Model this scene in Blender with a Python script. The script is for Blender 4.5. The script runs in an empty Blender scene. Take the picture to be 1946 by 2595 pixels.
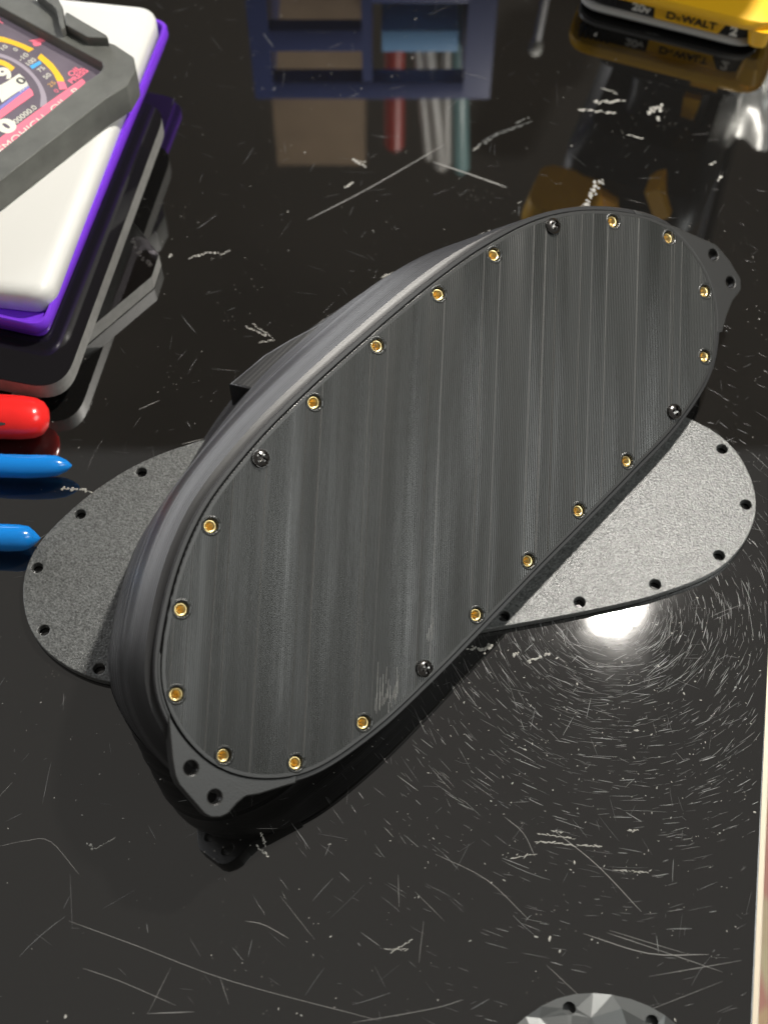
import bpy, bmesh, math, random
import numpy as np
from mathutils import Vector, Matrix, geometry as mgeo
R = math.radians
random.seed(7); rng = np.random.default_rng(7)
SC = bpy.context.scene
COL = SC.collection

# ------------------------------------------------------------------ camera
PITCH, CAMH, FPX = R(60.3), 0.42, 3600.0
cd = bpy.data.cameras.new('camera'); cam = bpy.data.objects.new('camera', cd); COL.objects.link(cam)
cd.sensor_fit = 'VERTICAL'; cd.sensor_height = 36.0; cd.lens = FPX / 2595.0 * 36.0
cam.location = (0, 0, CAMH); cam.rotation_euler = (math.pi / 2 - PITCH, 0, 0)
cd.clip_start = 0.01; cd.clip_end = 50
cd.dof.use_dof = True; cd.dof.focus_distance = 0.452; cd.dof.aperture_fstop = 11
SC.camera = cam
# ------------------------------------------------------------------ dim room air light + lamps
w = bpy.data.worlds.new('World'); SC.world = w; w.use_nodes = True
bg = w.node_tree.nodes['Background']; bg.inputs[0].default_value = (1.0, 0.95, 0.88, 1); bg.inputs[1].default_value = 0.15
def area(name, loc, target, size, power, col, shape='DISK', size_y=None, spread=180):
    l = bpy.data.lights.new(name, 'AREA'); l.shape = shape; l.size = size; l.energy = power; l.color = col
    if size_y: l.size_y = size_y
    l.spread = R(spread)
    o = bpy.data.objects.new(name, l); COL.objects.link(o); o.location = loc
    o.rotation_euler = (Vector(target) - Vector(loc)).to_track_quat('-Z', 'Y').to_euler()
    return o
area('room_light', (-.88, 1.12, .34), (-.03, .26, .05), 1.6, 17.0, (.98, .985, 1.0), 'RECTANGLE', .48)
area('side_light', (.80, -.04, .84), (.0, .22, .035), .50, 5.0, (.97, 1.0, .97), 'RECTANGLE', .40)
SC.view_settings.view_transform = 'Standard'; SC.view_settings.look = 'None'
SC.view_settings.exposure = 0.0; SC.view_settings.gamma = 1.0

LAMP = 1650.0   # strength of the desk lamp's lit face (built at the end)
# ------------------------------------------------------------------ helpers
def T(px, z=0.0, Y=None):
    """photo point (1659 wide) -> point on the horizontal plane at height z"""
    x = (px[0] * 1946 / 1659 - 973) / FPX; y = -(px[1] * 1946 / 1659 - 1297.5) / FPX
    c, s = math.cos(PITCH), math.sin(PITCH)
    d = Vector((x, c + y * s, -s + y * c))
    t = (z - CAMH) / d.z
    return Vector((d.x * t, d.y * t, z))
def C1(p): return (p[0] * .2570, p[1] * .2570)              # crop of the top left corner
def C2(p): return (p[0] * .2570, (p[1] * .3014 + 450) * .8525)

MATS = {}
def mat(name, col=(.5, .5, .5), rough=.5, metal=0., ior=1.5, emit=None, es=0., trans=0., coat=0., noise=None, bump=None, rnoise=None):
    m = bpy.data.materials.new(name); m.use_nodes = True; nt = m.node_tree; b = nt.nodes['Principled BSDF']
    b.inputs['Base Color'].default_value = (*col, 1); b.inputs['Roughness'].default_value = rough
    b.inputs['Metallic'].default_value = metal; b.inputs['IOR'].default_value = ior
    b.inputs['Transmission Weight'].default_value = trans; b.inputs['Coat Weight'].default_value = coat
    if emit: b.inputs['Emission Color'].default_value = (*emit, 1); b.inputs['Emission Strength'].default_value = es
    N, L = nt.nodes.new, nt.links.new
    tc = N('ShaderNodeTexCoord')
    if noise:                                                # (scale, amount) mottles the colour
        n = N('ShaderNodeTexNoise'); n.inputs['Scale'].default_value = noise[0]; n.inputs['Detail'].default_value = 6
        L(tc.outputs['Object'], n.inputs['Vector'])
        mr = N('ShaderNodeMapRange'); mr.inputs[1].default_value = .3; mr.inputs[2].default_value = .7
        mr.inputs[3].default_value = 1 - noise[1]; mr.inputs[4].default_value = 1 + noise[1]
        L(n.outputs['Fac'], mr.inputs[0])
        mx = N('ShaderNodeVectorMath'); mx.operation = 'SCALE'; mx.inputs[0].default_value = col
        L(mr.outputs[0], mx.inputs['Scale']); L(mx.outputs[0], b.inputs['Base Color'])
    if rnoise:
        n = N('ShaderNodeTexNoise'); n.inputs['Scale'].default_value = rnoise[0]; n.inputs['Detail'].default_value = 4
        L(tc.outputs['Object'], n.inputs['Vector'])
        mr = N('ShaderNodeMapRange'); mr.inputs[1].default_value = .3; mr.inputs[2].default_value = .7
        mr.inputs[3].default_value = rough - rnoise[1]; mr.inputs[4].default_value = rough + rnoise[1]
        L(n.outputs['Fac'], mr.inputs[0]); L(mr.outputs[0], b.inputs['Roughness'])
    if bump:                                                 # (scale, strength, distance)
        n = N('ShaderNodeTexNoise'); n.inputs['Scale'].default_value = bump[0]; n.inputs['Detail'].default_value = 3
        L(tc.outputs['Object'], n.inputs['Vector'])
        bp = N('ShaderNodeBump'); bp.inputs['Strength'].default_value = bump[1]; bp.inputs['Distance'].default_value = bump[2]
        L(n.outputs['Fac'], bp.inputs['Height']); L(bp.outputs[0], b.inputs['Normal'])
    MATS[name] = m; return m

def props(o, label=None, cat=None, group=None, kind=None):
    for k, v in (('label', label), ('category', cat), ('group', group), ('kind', kind)):
        if v: o[k] = v
    return o
def empty(name, label, cat, loc=(0, 0, 0), M=None, group=None):
    o = bpy.data.objects.new(name, None); COL.objects.link(o); o.empty_display_size = .01
    if M is not None: o.matrix_world = M
    else: o.location = loc
    return props(o, label, cat, group)
def link(name, me, parent=None, m=None):
    o = bpy.data.objects.new(name, me); COL.objects.link(o)
    if parent: o.parent = parent
    if m and not me.materials: me.materials.append(m)
    return o
def mesh(name, V, F, m=None, parent=None, smooth=False, ang=None):
    me = bpy.data.meshes.new(name); me.from_pydata([tuple(v) for v in V], [], F)
    bm = bmesh.new(); bm.from_mesh(me); bmesh.ops.recalc_face_normals(bm, faces=bm.faces); bm.to_mesh(me); bm.free()
    if smooth:
        me.polygons.foreach_set('use_smooth', [True] * len(me.polygons))
        if ang: me.set_sharp_from_angle(angle=R(ang))
    return link(name, me, parent, m)
def loft(name, rings, m, parent=None, smooth=True, cap=(True, True), ang=40):
    n = len(rings[0]); V = [p for r in rings for p in r]; F = []
    for k in range(len(rings) - 1):
        for i in range(n):
            j = (i + 1) % n; F.append((k * n + i, k * n + j, (k + 1) * n + j, (k + 1) * n + i))
    if cap[0]: F.append(tuple(range(n))[::-1])
    if cap[1]: F.append(tuple(range((len(rings) - 1) * n, len(rings) * n)))
    o = mesh(name, V, F, m, parent, smooth, ang)
    for k in range(cap[0] + cap[1]): o.data.polygons[-1 - k].use_smooth = False   # caps stay flat
    return o
def ccw(P):
    a = sum(P[i][0] * P[(i + 1) % len(P)][1] - P[(i + 1) % len(P)][0] * P[i][1] for i in range(len(P)))
    return P if a > 0 else P[::-1]
def roundpoly(P, r, seg=6):
    """2D polygon with rounded corners; r number or list"""
    P = [Vector((p[0], p[1])) for p in P]; out = []; n = len(P)
    rr = r if isinstance(r, (list, tuple)) else [r] * n
    for i in range(n):
        a, b, c = P[i - 1], P[i], P[(i + 1) % n]; u = (a - b); v = (c - b)
        lu, lv = u.length, v.length; u.normalize(); v.normalize()
        ang = math.acos(max(-1, min(1, u.dot(v))))
        if rr[i] <= 0 or ang > 3.1: out.append(b); continue
        d = min(rr[i] / math.tan(ang / 2), .45 * lu, .45 * lv)
        p0, p1 = b + u * d, b + v * d
        for k in range(seg + 1):
            t = k / seg; out.append(p0 * (1 - t) ** 2 + b * 2 * t * (1 - t) + p1 * t ** 2)
    return out
def offset(P, d):
    """offset ccw closed 2D polygon outward by d"""
    n = len(P); out = []
    for i in range(n):
        a, b, c = Vector(P[i - 1]), Vector(P[i]), Vector(P[(i + 1) % n])
        e1 = (b - a).normalized(); e2 = (c - b).normalized()
        n1 = Vector((e1.y, -e1.x)); n2 = Vector((e2.y, -e2.x)); nn = n1 + n2
        if nn.length < 1e-6: nn = n1
        nn.normalize(); out.append(b + nn * (d / max(.4, nn.dot(n1))))
    return out
def slab(name, P, z0, z1, bev, m, parent=None, seg=3, bot=True):
    """prism over ccw outline P with a rounded top (and bottom) edge"""
    P = ccw([Vector((p[0], p[1])) for p in P]); rings = []
    def ring(d, z): rings.append([(p.x, p.y, z) for p in offset(P, d)])
    if bot:
        for k in range(seg + 1):
            a = math.pi / 2 * k / seg; ring(-bev * (1 - math.sin(a)), z0 + bev * (1 - math.cos(a)))
    else: ring(0, z0)
    for k in range(seg + 1):
        a = math.pi / 2 * k / seg; ring(-bev * (1 - math.cos(a)), z1 - bev + bev * math.sin(a))
    return loft(name, rings, m, parent, True, ang=50)
def circle(cx, cy, r, n=20, ph=0):
    return [(cx + r * math.cos(ph + 2 * math.pi * i / n), cy + r * math.sin(ph + 2 * math.pi * i / n)) for i in range(n)]
def plate(name, outer, holes, z0, z1, m, parent=None, bev=.0003, bres=1):
    """flat plate with real holes: a filled curve turned into a mesh"""
    cu = bpy.data.curves.new(name, 'CURVE'); cu.dimensions = '2D'; cu.fill_mode = 'BOTH'
    for P in [outer] + holes:
        s = cu.splines.new('POLY'); s.points.add(len(P) - 1)
        for i, p in enumerate(P): s.points[i].co = (p[0], p[1], 0, 1)
        s.use_cyclic_u = True
    cu.extrude = (z1 - z0) / 2 - bev; cu.bevel_depth = bev; cu.bevel_resolution = bres; cu.offset = -bev
    o = bpy.data.objects.new('tmp', cu); COL.objects.link(o)
    dg = bpy.context.evaluated_depsgraph_get()
    me = bpy.data.meshes.new_from_object(o.evaluated_get(dg)); bpy.data.objects.remove(o)
    me.transform(Matrix.Translation((0, 0, (z0 + z1) / 2))); me.name = name; me.materials.clear()
    bpy.data.curves.remove(cu)
    me.polygons.foreach_set('use_smooth', [True] * len(me.polygons)); me.set_sharp_from_angle(angle=R(30))
    return link(name, me, parent, m)
def text(name, s, M, size, m, parent=None, ext=.00005, bold=0., align='CENTER', sx=1.):
    cu = bpy.data.curves.new(name, 'FONT'); cu.body = s; cu.size = size; cu.extrude = ext; cu.align_x = align; cu.align_y = 'CENTER'
    cu.offset = bold
    o = bpy.data.objects.new('tmp', cu); COL.objects.link(o)
    dg = bpy.context.evaluated_depsgraph_get(); me = bpy.data.meshes.new_from_object(o.evaluated_get(dg))
    bpy.data.objects.remove(o); bpy.data.curves.remove(cu); me.materials.clear(); me.name = name
    me.transform(M @ Matrix.Diagonal((sx, 1, 1, 1)))
    return link(name, me, parent, m)
def tube(name, path, rad, m, parent=None, n=16, flat=1.0):
    """swept tube, path list of Vector, rad list; flat squashes it vertically"""
    path = [Vector(p) for p in path]; rings = []
    for i, p in enumerate(path):
        t = (path[min(i + 1, len(path) - 1)] - path[max(i - 1, 0)]).normalized()
        s = t.cross(Vector((0, 0, 1)))
        if s.length < 1e-4: s = Vector((1, 0, 0))
        s.normalize(); up = s.cross(t)
        rings.append([p + s * rad[i] * math.cos(a) + up * rad[i] * flat * math.sin(a) for a in (2 * math.pi * k / n for k in range(n))])
    return loft(name, rings, m, parent, True, ang=60)
def box(name, x0, x1, y0, y1, z0, z1, m, parent=None, bev=.001):
    return slab(name, [(x0, y0), (x1, y0), (x1, y1), (x0, y1)], z0, z1, bev, m, parent, 2)

# ------------------------------------------------------------------ materials
def m_table():
    m = mat('black_acrylic', (.006, .0058, .0055), .05, ior=2.6)
    nt = m.node_tree; N, L = nt.nodes.new, nt.links.new; b = nt.nodes['Principled BSDF']; tc = N('ShaderNodeTexCoord')
    # smudges change the gloss, dust grains change the colour
    n = N('ShaderNodeTexNoise'); n.inputs['Scale'].default_value = 22; n.inputs['Detail'].default_value = 5; L(tc.outputs['Object'], n.inputs['Vector'])
    mr = N('ShaderNodeMapRange'); mr.inputs[1].default_value = .45; mr.inputs[2].default_value = .75; mr.inputs[3].default_value = .02; mr.inputs[4].default_value = .06
    L(n.outputs['Fac'], mr.inputs[0]); L(mr.outputs[0], b.inputs['Roughness'])
    v = N('ShaderNodeTexVoronoi'); v.inputs['Scale'].default_value = 420; v.inputs['Randomness'].default_value = 1; L(tc.outputs['Object'], v.inputs['Vector'])
    n2 = N('ShaderNodeTexNoise'); n2.inputs['Scale'].default_value = 30; n2.inputs['Detail'].default_value = 3; L(tc.outputs['Object'], n2.inputs['Vector'])
    thr = N('ShaderNodeMapRange'); thr.inputs[1].default_value = .4; thr.inputs[2].default_value = .75; thr.inputs[3].default_value = .0; thr.inputs[4].default_value = .2
    L(n2.outputs['Fac'], thr.inputs[0])
    sub = N('ShaderNodeMath'); sub.operation = 'SUBTRACT'; L(thr.outputs[0], sub.inputs[0]); L(v.outputs['Distance'], sub.inputs[1])
    ss = N('ShaderNodeMapRange'); ss.inputs[1].default_value = 0; ss.inputs[2].default_value = .08; L(sub.outputs[0], ss.inputs[0])
    mx = N('ShaderNodeMix'); mx.data_type = 'RGBA'; mx.inputs[6].default_value = (.006, .0058, .0055, 1); mx.inputs[7].default_value = (.10, .095, .085, 1)
    L(ss.outputs[0], mx.inputs[0]); L(mx.outputs[2], b.inputs['Base Color'])
    return m
M_TABLE = m_table()
def m_print(name, base, rough, angle45=True, period=.00047, bstr=.5, axis='Z'):
    """black printed plastic: extrusion lines as relief, bands of different gloss"""
    m = mat(name, base, rough); nt = m.node_tree; N, L = nt.nodes.new, nt.links.new; b = nt.nodes['Principled BSDF']
    tc = N('ShaderNodeTexCoord'); sx = N('ShaderNodeSeparateXYZ'); L(tc.outputs['Object'], sx.inputs[0])
    if angle45:
        s = N('ShaderNodeMath'); s.operation = 'SUBTRACT'; L(sx.outputs[0], s.inputs[0]); L(sx.outputs[1], s.inputs[1])
        s2 = N('ShaderNodeMath'); s2.operation = 'MULTIPLY'; L(s.outputs[0], s2.inputs[0]); s2.inputs[1].default_value = .70711
        S = s2.outputs[0]
        a = N('ShaderNodeMath'); a.operation = 'ADD'; L(sx.outputs[0], a.inputs[0]); L(sx.outputs[1], a.inputs[1]); Tt = a.outputs[0]
    else: S = sx.outputs[2]; Tt = sx.outputs[0]
    k = N('ShaderNodeMath'); k.operation = 'MULTIPLY'; L(S, k.inputs[0]); k.inputs[1].default_value = 2 * math.pi / period
    sn = N('ShaderNodeMath'); sn.operation = 'SINE'; L(k.outputs[0], sn.inputs[0])
    # irregular line height
    cb = N('ShaderNodeCombineXYZ'); L(S, cb.inputs[0])
    sc = N('ShaderNodeMath'); sc.operation = 'MULTIPLY'; L(Tt, sc.inputs[0]); sc.inputs[1].default_value = .02; L(sc.outputs[0], cb.inputs[1])
    nz = N('ShaderNodeTexNoise'); nz.inputs['Scale'].default_value = 900; nz.inputs['Detail'].default_value = 2; L(cb.outputs[0], nz.inputs['Vector'])
    nb = N('ShaderNodeTexNoise'); nb.inputs['Scale'].default_value = 90; nb.inputs['Detail'].default_value = 3; L(cb.outputs[0], nb.inputs['Vector'])
    ad = N('ShaderNodeMath'); ad.operation = 'MULTIPLY_ADD'; L(nz.outputs['Fac'], ad.inputs[0]); ad.inputs[1].default_value = .8; L(sn.outputs[0], ad.inputs[2])
    fine = N('ShaderNodeTexNoise'); fine.inputs['Scale'].default_value = 2500; L(tc.outputs['Object'], fine.inputs['Vector'])
    ad2 = N('ShaderNodeMath'); ad2.operation = 'MULTIPLY_ADD'; L(fine.outputs['Fac'], ad2.inputs[0]); ad2.inputs[1].default_value = .3; L(ad.outputs[0], ad2.inputs[2])
    bp = N('ShaderNodeBump'); bp.inputs['Strength'].default_value = bstr; bp.inputs['Distance'].default_value = .00005
    L(ad2.outputs[0], bp.inputs['Height']); L(bp.outputs[0], b.inputs['Normal'])
    cb2 = N('ShaderNodeCombineXYZ'); L(S, cb2.inputs[0])
    sc2 = N('ShaderNodeMath'); sc2.operation = 'MULTIPLY'; L(Tt, sc2.inputs[0]); sc2.inputs[1].default_value = .03; L(sc2.outputs[0], cb2.inputs[1])
    nb2 = N('ShaderNodeTexNoise'); nb2.inputs['Scale'].default_value = 95; nb2.inputs['Detail'].default_value = 5; nb2.inputs['Roughness'].default_value = .65; L(cb2.outputs[0], nb2.inputs['Vector'])
    ln = N('ShaderNodeMath'); ln.operation = 'MULTIPLY_ADD'; L(sn.outputs[0], ln.inputs[0]); ln.inputs[1].default_value = .05; L(nb2.outputs['Fac'], ln.inputs[2])
    mc = N('ShaderNodeMapRange'); mc.inputs[1].default_value = .30; mc.inputs[2].default_value = .70; mc.inputs[3].default_value = .82; mc.inputs[4].default_value = 1.25  # sheen of the print bands is painted into the base colour
    L(ln.outputs[0], mc.inputs[0])
    vs = N('ShaderNodeVectorMath'); vs.operation = 'SCALE'; vs.inputs[0].default_value = base; L(mc.outputs[0], vs.inputs['Scale']); L(vs.outputs[0], b.inputs['Base Color'])
    bs = N('ShaderNodeMapRange'); bs.inputs[1].default_value = .35; bs.inputs[2].default_value = .65; bs.inputs[3].default_value = bstr * .35; bs.inputs[4].default_value = min(1., bstr * 1.2)
    L(nb2.outputs['Fac'], bs.inputs[0]); L(bs.outputs[0], bp.inputs['Strength'])
    mr = N('ShaderNodeMapRange'); mr.inputs[1].default_value = .35; mr.inputs[2].default_value = .65
    mr.inputs[3].default_value = rough - .10; mr.inputs[4].default_value = rough + .12
    L(nb.outputs['Fac'], mr.inputs[0]); L(mr.outputs[0], b.inputs['Roughness'])
    return m
M_LID = m_print('printed_face', (.016, .017, .016), .29, period=.00068, bstr=1.0)
M_SEAM = mat('seam_plastic', (.10, .10, .097), .35)
M_BODY = m_print('printed_wall', (.022, .022, .023), .42, False, .0008, .7)
M_TAB = mat('printed_tab', (.021, .021, .0205), .40, bump=(2200, .6, .00006))
M_TEX = mat('textured_plastic', (.11, .114, .112), .30, bump=(1350, 1., .00026), noise=(1500, .55))
M_BRASS = mat('brass', (.95, .74, .34), .3, 1.0)
M_STEEL = mat('blackened_steel', (.16, .155, .15), .24, 1.0, noise=(900, .3))
M_DARK = mat('dark_cavity', (.004, .004, .004), .6)
M_FACET = mat('faceted_plastic', (.10, .105, .105), .38, .55, bump=(1800, .25, .00004))
M_WHITE = mat('white_plastic', (.68, .675, .645), .38, bump=(1500, .08, .00004))
M_PURPLE = mat('purple_plastic', (.17, .035, .62), .33, bump=(1500, .1, .00004))
M_BEZEL = mat('grey_plastic', (.095, .097, .088), .6, noise=(120, .18), bump=(900, .3, .00005))
M_ACR = mat('smoked_acrylic', (.60, .58, .62), .04, ior=1.49, trans=1.0)
M_EDGE = mat('frosted_edge', (.20, .196, .185), .5, noise=(300, .15))
M_RED = mat('red_grip', (.75, .02, .018), .22, noise=(60, .1))
M_BLUE = mat('blue_grip', (.008, .20, .62), .18)
M_YEL = mat('yellow_plastic', (.86, .48, .012), .4)
M_BLK = mat('black_plastic', (.02, .02, .021), .33)
M_RIB = mat('rib_glint', (.34, .34, .33), .25)  # dark plastic rib; the lamp's glint is put into this pale colour
M_WHT = mat('white_print', (.75, .75, .70), .5)
M_FLAKE = mat('pale_flake', (.36, .35, .32), .75)
M_SCR = mat('scratch_groove', (.10, .10, .10), .32, .3)
M_SCR2 = mat('scuffed_scratch', (.20, .195, .185), .55)
M_BIN = mat('blue_bin', (.035, .06, .22), .4)
M_SKY = mat('light_blue_plastic', (.22, .48, .85), .4)
M_CARD = mat('cardboard', (.36, .26, .17), .8, noise=(40, .12))
M_CREAM = mat('cream_laminate', (.72, .62, .48), .5)

# ------------------------------------------------------------------ setting: table, board under it, floor
def xe(y): return .118 + (y - .1545) * .1734
tab_poly = [(-.75, -.3), (xe(-.3), -.3), (xe(1.1), 1.1), (-.75, 1.1)]
tb = slab('table_top', tab_poly, -.006, 0, .0004, M_TABLE, None, 2); props(tb, kind='structure')
bd = slab('desk_board', [(-.76, -.31), (xe(-.31) + .0032, -.31), (xe(1.11) + .0032, 1.11), (-.76, 1.11)], -.03, -.0064, .0006, M_CREAM, None, 2); props(bd, kind='structure')
mf = mat('floor_pattern', (.5, .4, .3), .8); nt = mf.node_tree; vo = nt.nodes.new('ShaderNodeTexVoronoi'); vo.inputs['Scale'].default_value = 14
cr = nt.nodes.new('ShaderNodeValToRGB'); tc = nt.nodes.new('ShaderNodeTexCoord'); sp = nt.nodes.new('ShaderNodeSeparateColor')
nt.links.new(tc.outputs['Object'], vo.inputs['Vector']); nt.links.new(vo.outputs['Color'], sp.inputs[0]); nt.links.new(sp.outputs[0], cr.inputs[0])
cr.color_ramp.elements[0].color = (.75, .42, .22, 1); cr.color_ramp.elements[1].color = (.08, .35, .14, 1)
e = cr.color_ramp.elements.new(.35); e.color = (.75, .65, .45, 1); e = cr.color_ramp.elements.new(.65); e.color = (.7, .35, .3, 1)
nt.links.new(cr.outputs[0], nt.nodes['Principled BSDF'].inputs['Base Color'])
fl = mesh('floor', [(-3, -3, -.72), (3, -3, -.72), (3, 4, -.72), (-3, 4, -.72)], [(0, 1, 2, 3)], mf); props(fl, kind='structure')

bw = slab('back_wall', [(-3, 1.9), (3, 1.9), (3, 2.0), (-3, 2.0)], -.72, 2.6, .002, mat('wall_paint', (.34, .31, .27), .8, noise=(1.2, .25)), None, 2); props(bw, kind='structure')
# ------------------------------------------------------------------ frame of the housing's face
KS = .988
FO = Vector((.0248, .2378, .0346)) * KS + Vector((0, 0, CAMH)) * (1 - KS); FU = Vector((.668, .7438, -.0255)).normalized()
FN = Vector((.4359, -.3633, .8234)).normalized(); FV = FN.cross(FU).normalized(); FU = FV.cross(FN)
MF = Matrix((( FU.x, FV.x, FN.x, FO.x), (FU.y, FV.y, FN.y, FO.y), (FU.z, FV.z, FN.z, FO.z), (0, 0, 0, 1)))
HOLES = [(.081, .0374), (.103, .0247), (.1187, .007), (.1182, -.0162), (.1019, -.0331), (.0773, -.039), (.0505, -.0395), (.024, -.0394),
         (-.0022, -.0391), (-.0285, -.0392), (-.0539, -.039), (-.0799, -.0374), (-.1038, -.031), (-.1186, -.014), (-.1175, .0089),
         (-.1004, .0261), (-.0777, .0385), (-.0526, .0438), (-.0274, .0457), (.0015, .0461), (.0303, .0456), (.0561, .0433)]
HOLES0 = list(HOLES)
HOLES = [(x * KS, y * KS) for x, y in HOLES]
SCREWS = (0, 5, 10, 17)
def ring_curve(P, sub=10):
    P = [Vector(p) for p in P]; n = len(P); out = []
    for i in range(n):
        p0, p1, p2, p3 = P[i - 1], P[i], P[(i + 1) % n], P[(i + 2) % n]
        for k in range(sub):
            t = k / sub
            out.append(.5 * ((2 * p1) + (p2 - p0) * t + (2 * p0 - 5 * p1 + 4 * p2 - p3) * t * t + (3 * p1 - p0 - 3 * p2 + p3) * t ** 3))
    return out
RC = ccw(ring_curve(HOLES))
RC0 = ccw(ring_curve(HOLES0))
def smooth_off(d, base=None):
    P = offset(base or RC, d)
    for _ in range(2): P = [(P[i - 1] + P[i] * 2 + P[(i + 1) % len(P)]) / 4 for i in range(len(P))]
    return P
E_LID, E_RIM = .0036, .0054

# ------------------------------------------------------------------ housing
hs = empty('instrument_housing', 'large black 3D-printed oval housing with brass inserts lying across the grey cover', 'housing', M=MF)
def wall_ring(e, dfrac, dabs):
    """ring of the wall, offset e outward; depth dabs or fraction of the depth down to the table"""
    out = []
    P = smooth_off(0)
    for i, p in enumerate(offset(P, 1e-3)):
        nrm = (p - P[i]).normalized()
        up = max(0., nrm.y) ** 1.0
        lft = max(0., -nrm.x)
        q0 = P[i] + nrm * E_RIM
        zr = FO.z + FU.z * q0.x + FV.z * q0.y
        full = (zr - .001) / FN.z
        dd = dabs if dfrac is None else dfrac * full
        dd = min(dd, full)
        t = dd / .074
        ee = e(dd, up, lft, P[i].x) if callable(e) else e
        q = P[i] + nrm * ee
        # keep foot above the table
        z = FO.z + FU.z * q.x + FV.z * q.y - FN.z * dd
        if z < .0008: dd -= (.0008 - z) / FN.z
        out.append((q.x, q.y, -dd))
    return out
def prof(d, up, lft, u):
    s = min(1., d / .020)
    sh = math.sin(s * math.pi / 2)
    g = min(1., max(0., (u + .065) / .065)); g = g * g * (3 - 2 * g)
    k = 1 - min(1., max(0., (u - .028) / .052)); k = .12 + .88 * k * k * (3 - 2 * k)     # the wall runs out at the far end
    side = min(1., max(0., up * 2.5 + max(0., lft - .35) * 2))                          # and along the lower edge
    return E_RIM + k * side * ((.0078 - .0016 * lft) * sh - (.0120 - .0088 * g * up) * max(0., (d - .010) / .064))
rings = [wall_ring(E_LID + .0002, None, .0040), wall_ring(E_LID + .0002, None, .0013), wall_ring(E_LID + .0005, None, .0010), wall_ring(E_RIM - .0003, None, .0010),
         wall_ring(E_RIM, None, .0013), wall_ring(E_RIM, None, .0022), wall_ring(E_RIM - .0004, None, .0024), wall_ring(E_RIM - .0004, None, .0028), wall_ring(E_RIM, None, .0031)]
dd = .0038
while dd < .09:                                              # uneven print layers down the wall
    jit = rng.normal(0, .00017)
    rings.append(wall_ring(lambda d, up, lft, u, j=jit: prof(d, up, lft, u) + j, None, dd)); dd += rng.uniform(.0007, .0016) if dd < .06 else .004
loft('body_shell', rings, M_BODY, hs, True, (False, True), ang=32)
lid_out = smooth_off(E_LID)
HR = .0021
link_lid = plate('face_lid', lid_out, [circle(x, y, HR) for x, y in HOLES], -.003, 0, M_LID, hs, .00025)
mesh('lid_floor', [(p.x, p.y, -.0042) for p in lid_out], [tuple(range(len(lid_out)))], M_DARK, hs)
# raised seam lines left by the print head, running at 45 degrees beside the inserts
def chord(s):
    """end points of the 45 degree line at offset s inside the lid"""
    d = Vector((.70711, .70711)); nn = Vector((.70711, -.70711)); ts = []
    Q = offset(lid_out, -.0012)
    for i in range(len(Q)):
        a, b = Q[i], Q[(i + 1) % len(Q)]; fa, fb = a.dot(nn) - s, b.dot(nn) - s
        if fa * fb < 0: ts.append((a + (b - a) * fa / (fa - fb)).dot(d))
    return (min(ts), max(ts)) if len(ts) > 1 else None
V, F = [], []
def seam(s, t0, t1, wd, h):
    d = Vector((.70711, .70711)); nn = Vector((.70711, -.70711)); k = len(V)
    for t in (t0, t1):
        for q, z in ((-wd, -.00002), (0, h), (wd, -.00002)):
            p = d * t + nn * (s + q); V.append((p.x, p.y, z))
    F.extend([(k, k + 1, k + 4, k + 3), (k + 1, k + 2, k + 5, k + 4)])
for j, (x, y) in enumerate(HOLES):
    s = (x - y) * .70711; t = (x + y) * .70711
    for sg in (-1, 1):
        c = chord(s + sg * .0022)
        if not c: continue
        t0, t1 = (c[0], t - .001) if j in (0, 1, 2, 16, 17, 18, 19, 20, 21, 15) else (t + .001, c[1])
        if j in (13, 14): t0, t1 = c
        if rng.random() < .6 and t1 - t0 > .004: seam(s + sg * .0022, t0, t1, .00010 + .00008 * rng.random(), .00010 + .00006 * rng.random())
sm = mesh('print_seams', V, F, M_SEAM, hs); sm['kind'] = 'stuff'
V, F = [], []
for k in range(26):                                          # patch of short pale raised strokes by the lower edge
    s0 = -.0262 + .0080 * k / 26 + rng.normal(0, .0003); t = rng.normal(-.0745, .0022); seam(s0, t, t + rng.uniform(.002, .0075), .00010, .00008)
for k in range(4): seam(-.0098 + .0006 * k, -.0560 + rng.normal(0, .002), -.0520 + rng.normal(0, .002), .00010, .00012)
sm = mesh('pale_strokes', V, F, mat('pale_plastic', (.27, .27, .26), .4), hs); sm['kind'] = 'stuff'
bo, bi = smooth_off(E_LID - .0002), smooth_off(E_LID - .0012)
nb_ = len(bo)
mesh('lid_border', [(p.x, p.y, .00006) for p in bo] + [(p.x, p.y, .00006) for p in bi] + [(p.x, p.y, -.0001) for p in bi], [(i, (i + 1) % nb_, nb_ + (i + 1) % nb_, nb_ + i) for i in range(nb_)] + [(nb_ + i, nb_ + (i + 1) % nb_, 2 * nb_ + (i + 1) % nb_, 2 * nb_ + i) for i in range(nb_)], M_TAB, hs)
def lathe(name, prof_, m, n=24, parent=None, ang=35):
    return loft(name, [[(r * math.cos(2 * math.pi * i / n), r * math.sin(2 * math.pi * i / n), z) for i in range(n)] for r, z in prof_], m, parent, True, (False, False), ang)
def insert_mesh():
    pr = [(.0019, -.0014), (.0019, -.0006), (.00165, -.0005), (.0013, -.0008)]
    for k in range(3): pr += [(.00122, -.0009 - k * .0005), (.00100, -.00115 - k * .0005)]
    pr += [(.0002, -.0027)]
    o = lathe('threaded_insert', pr, M_BRASS, 20, None, 80); me = o.data; bpy.data.objects.remove(o); return me
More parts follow.
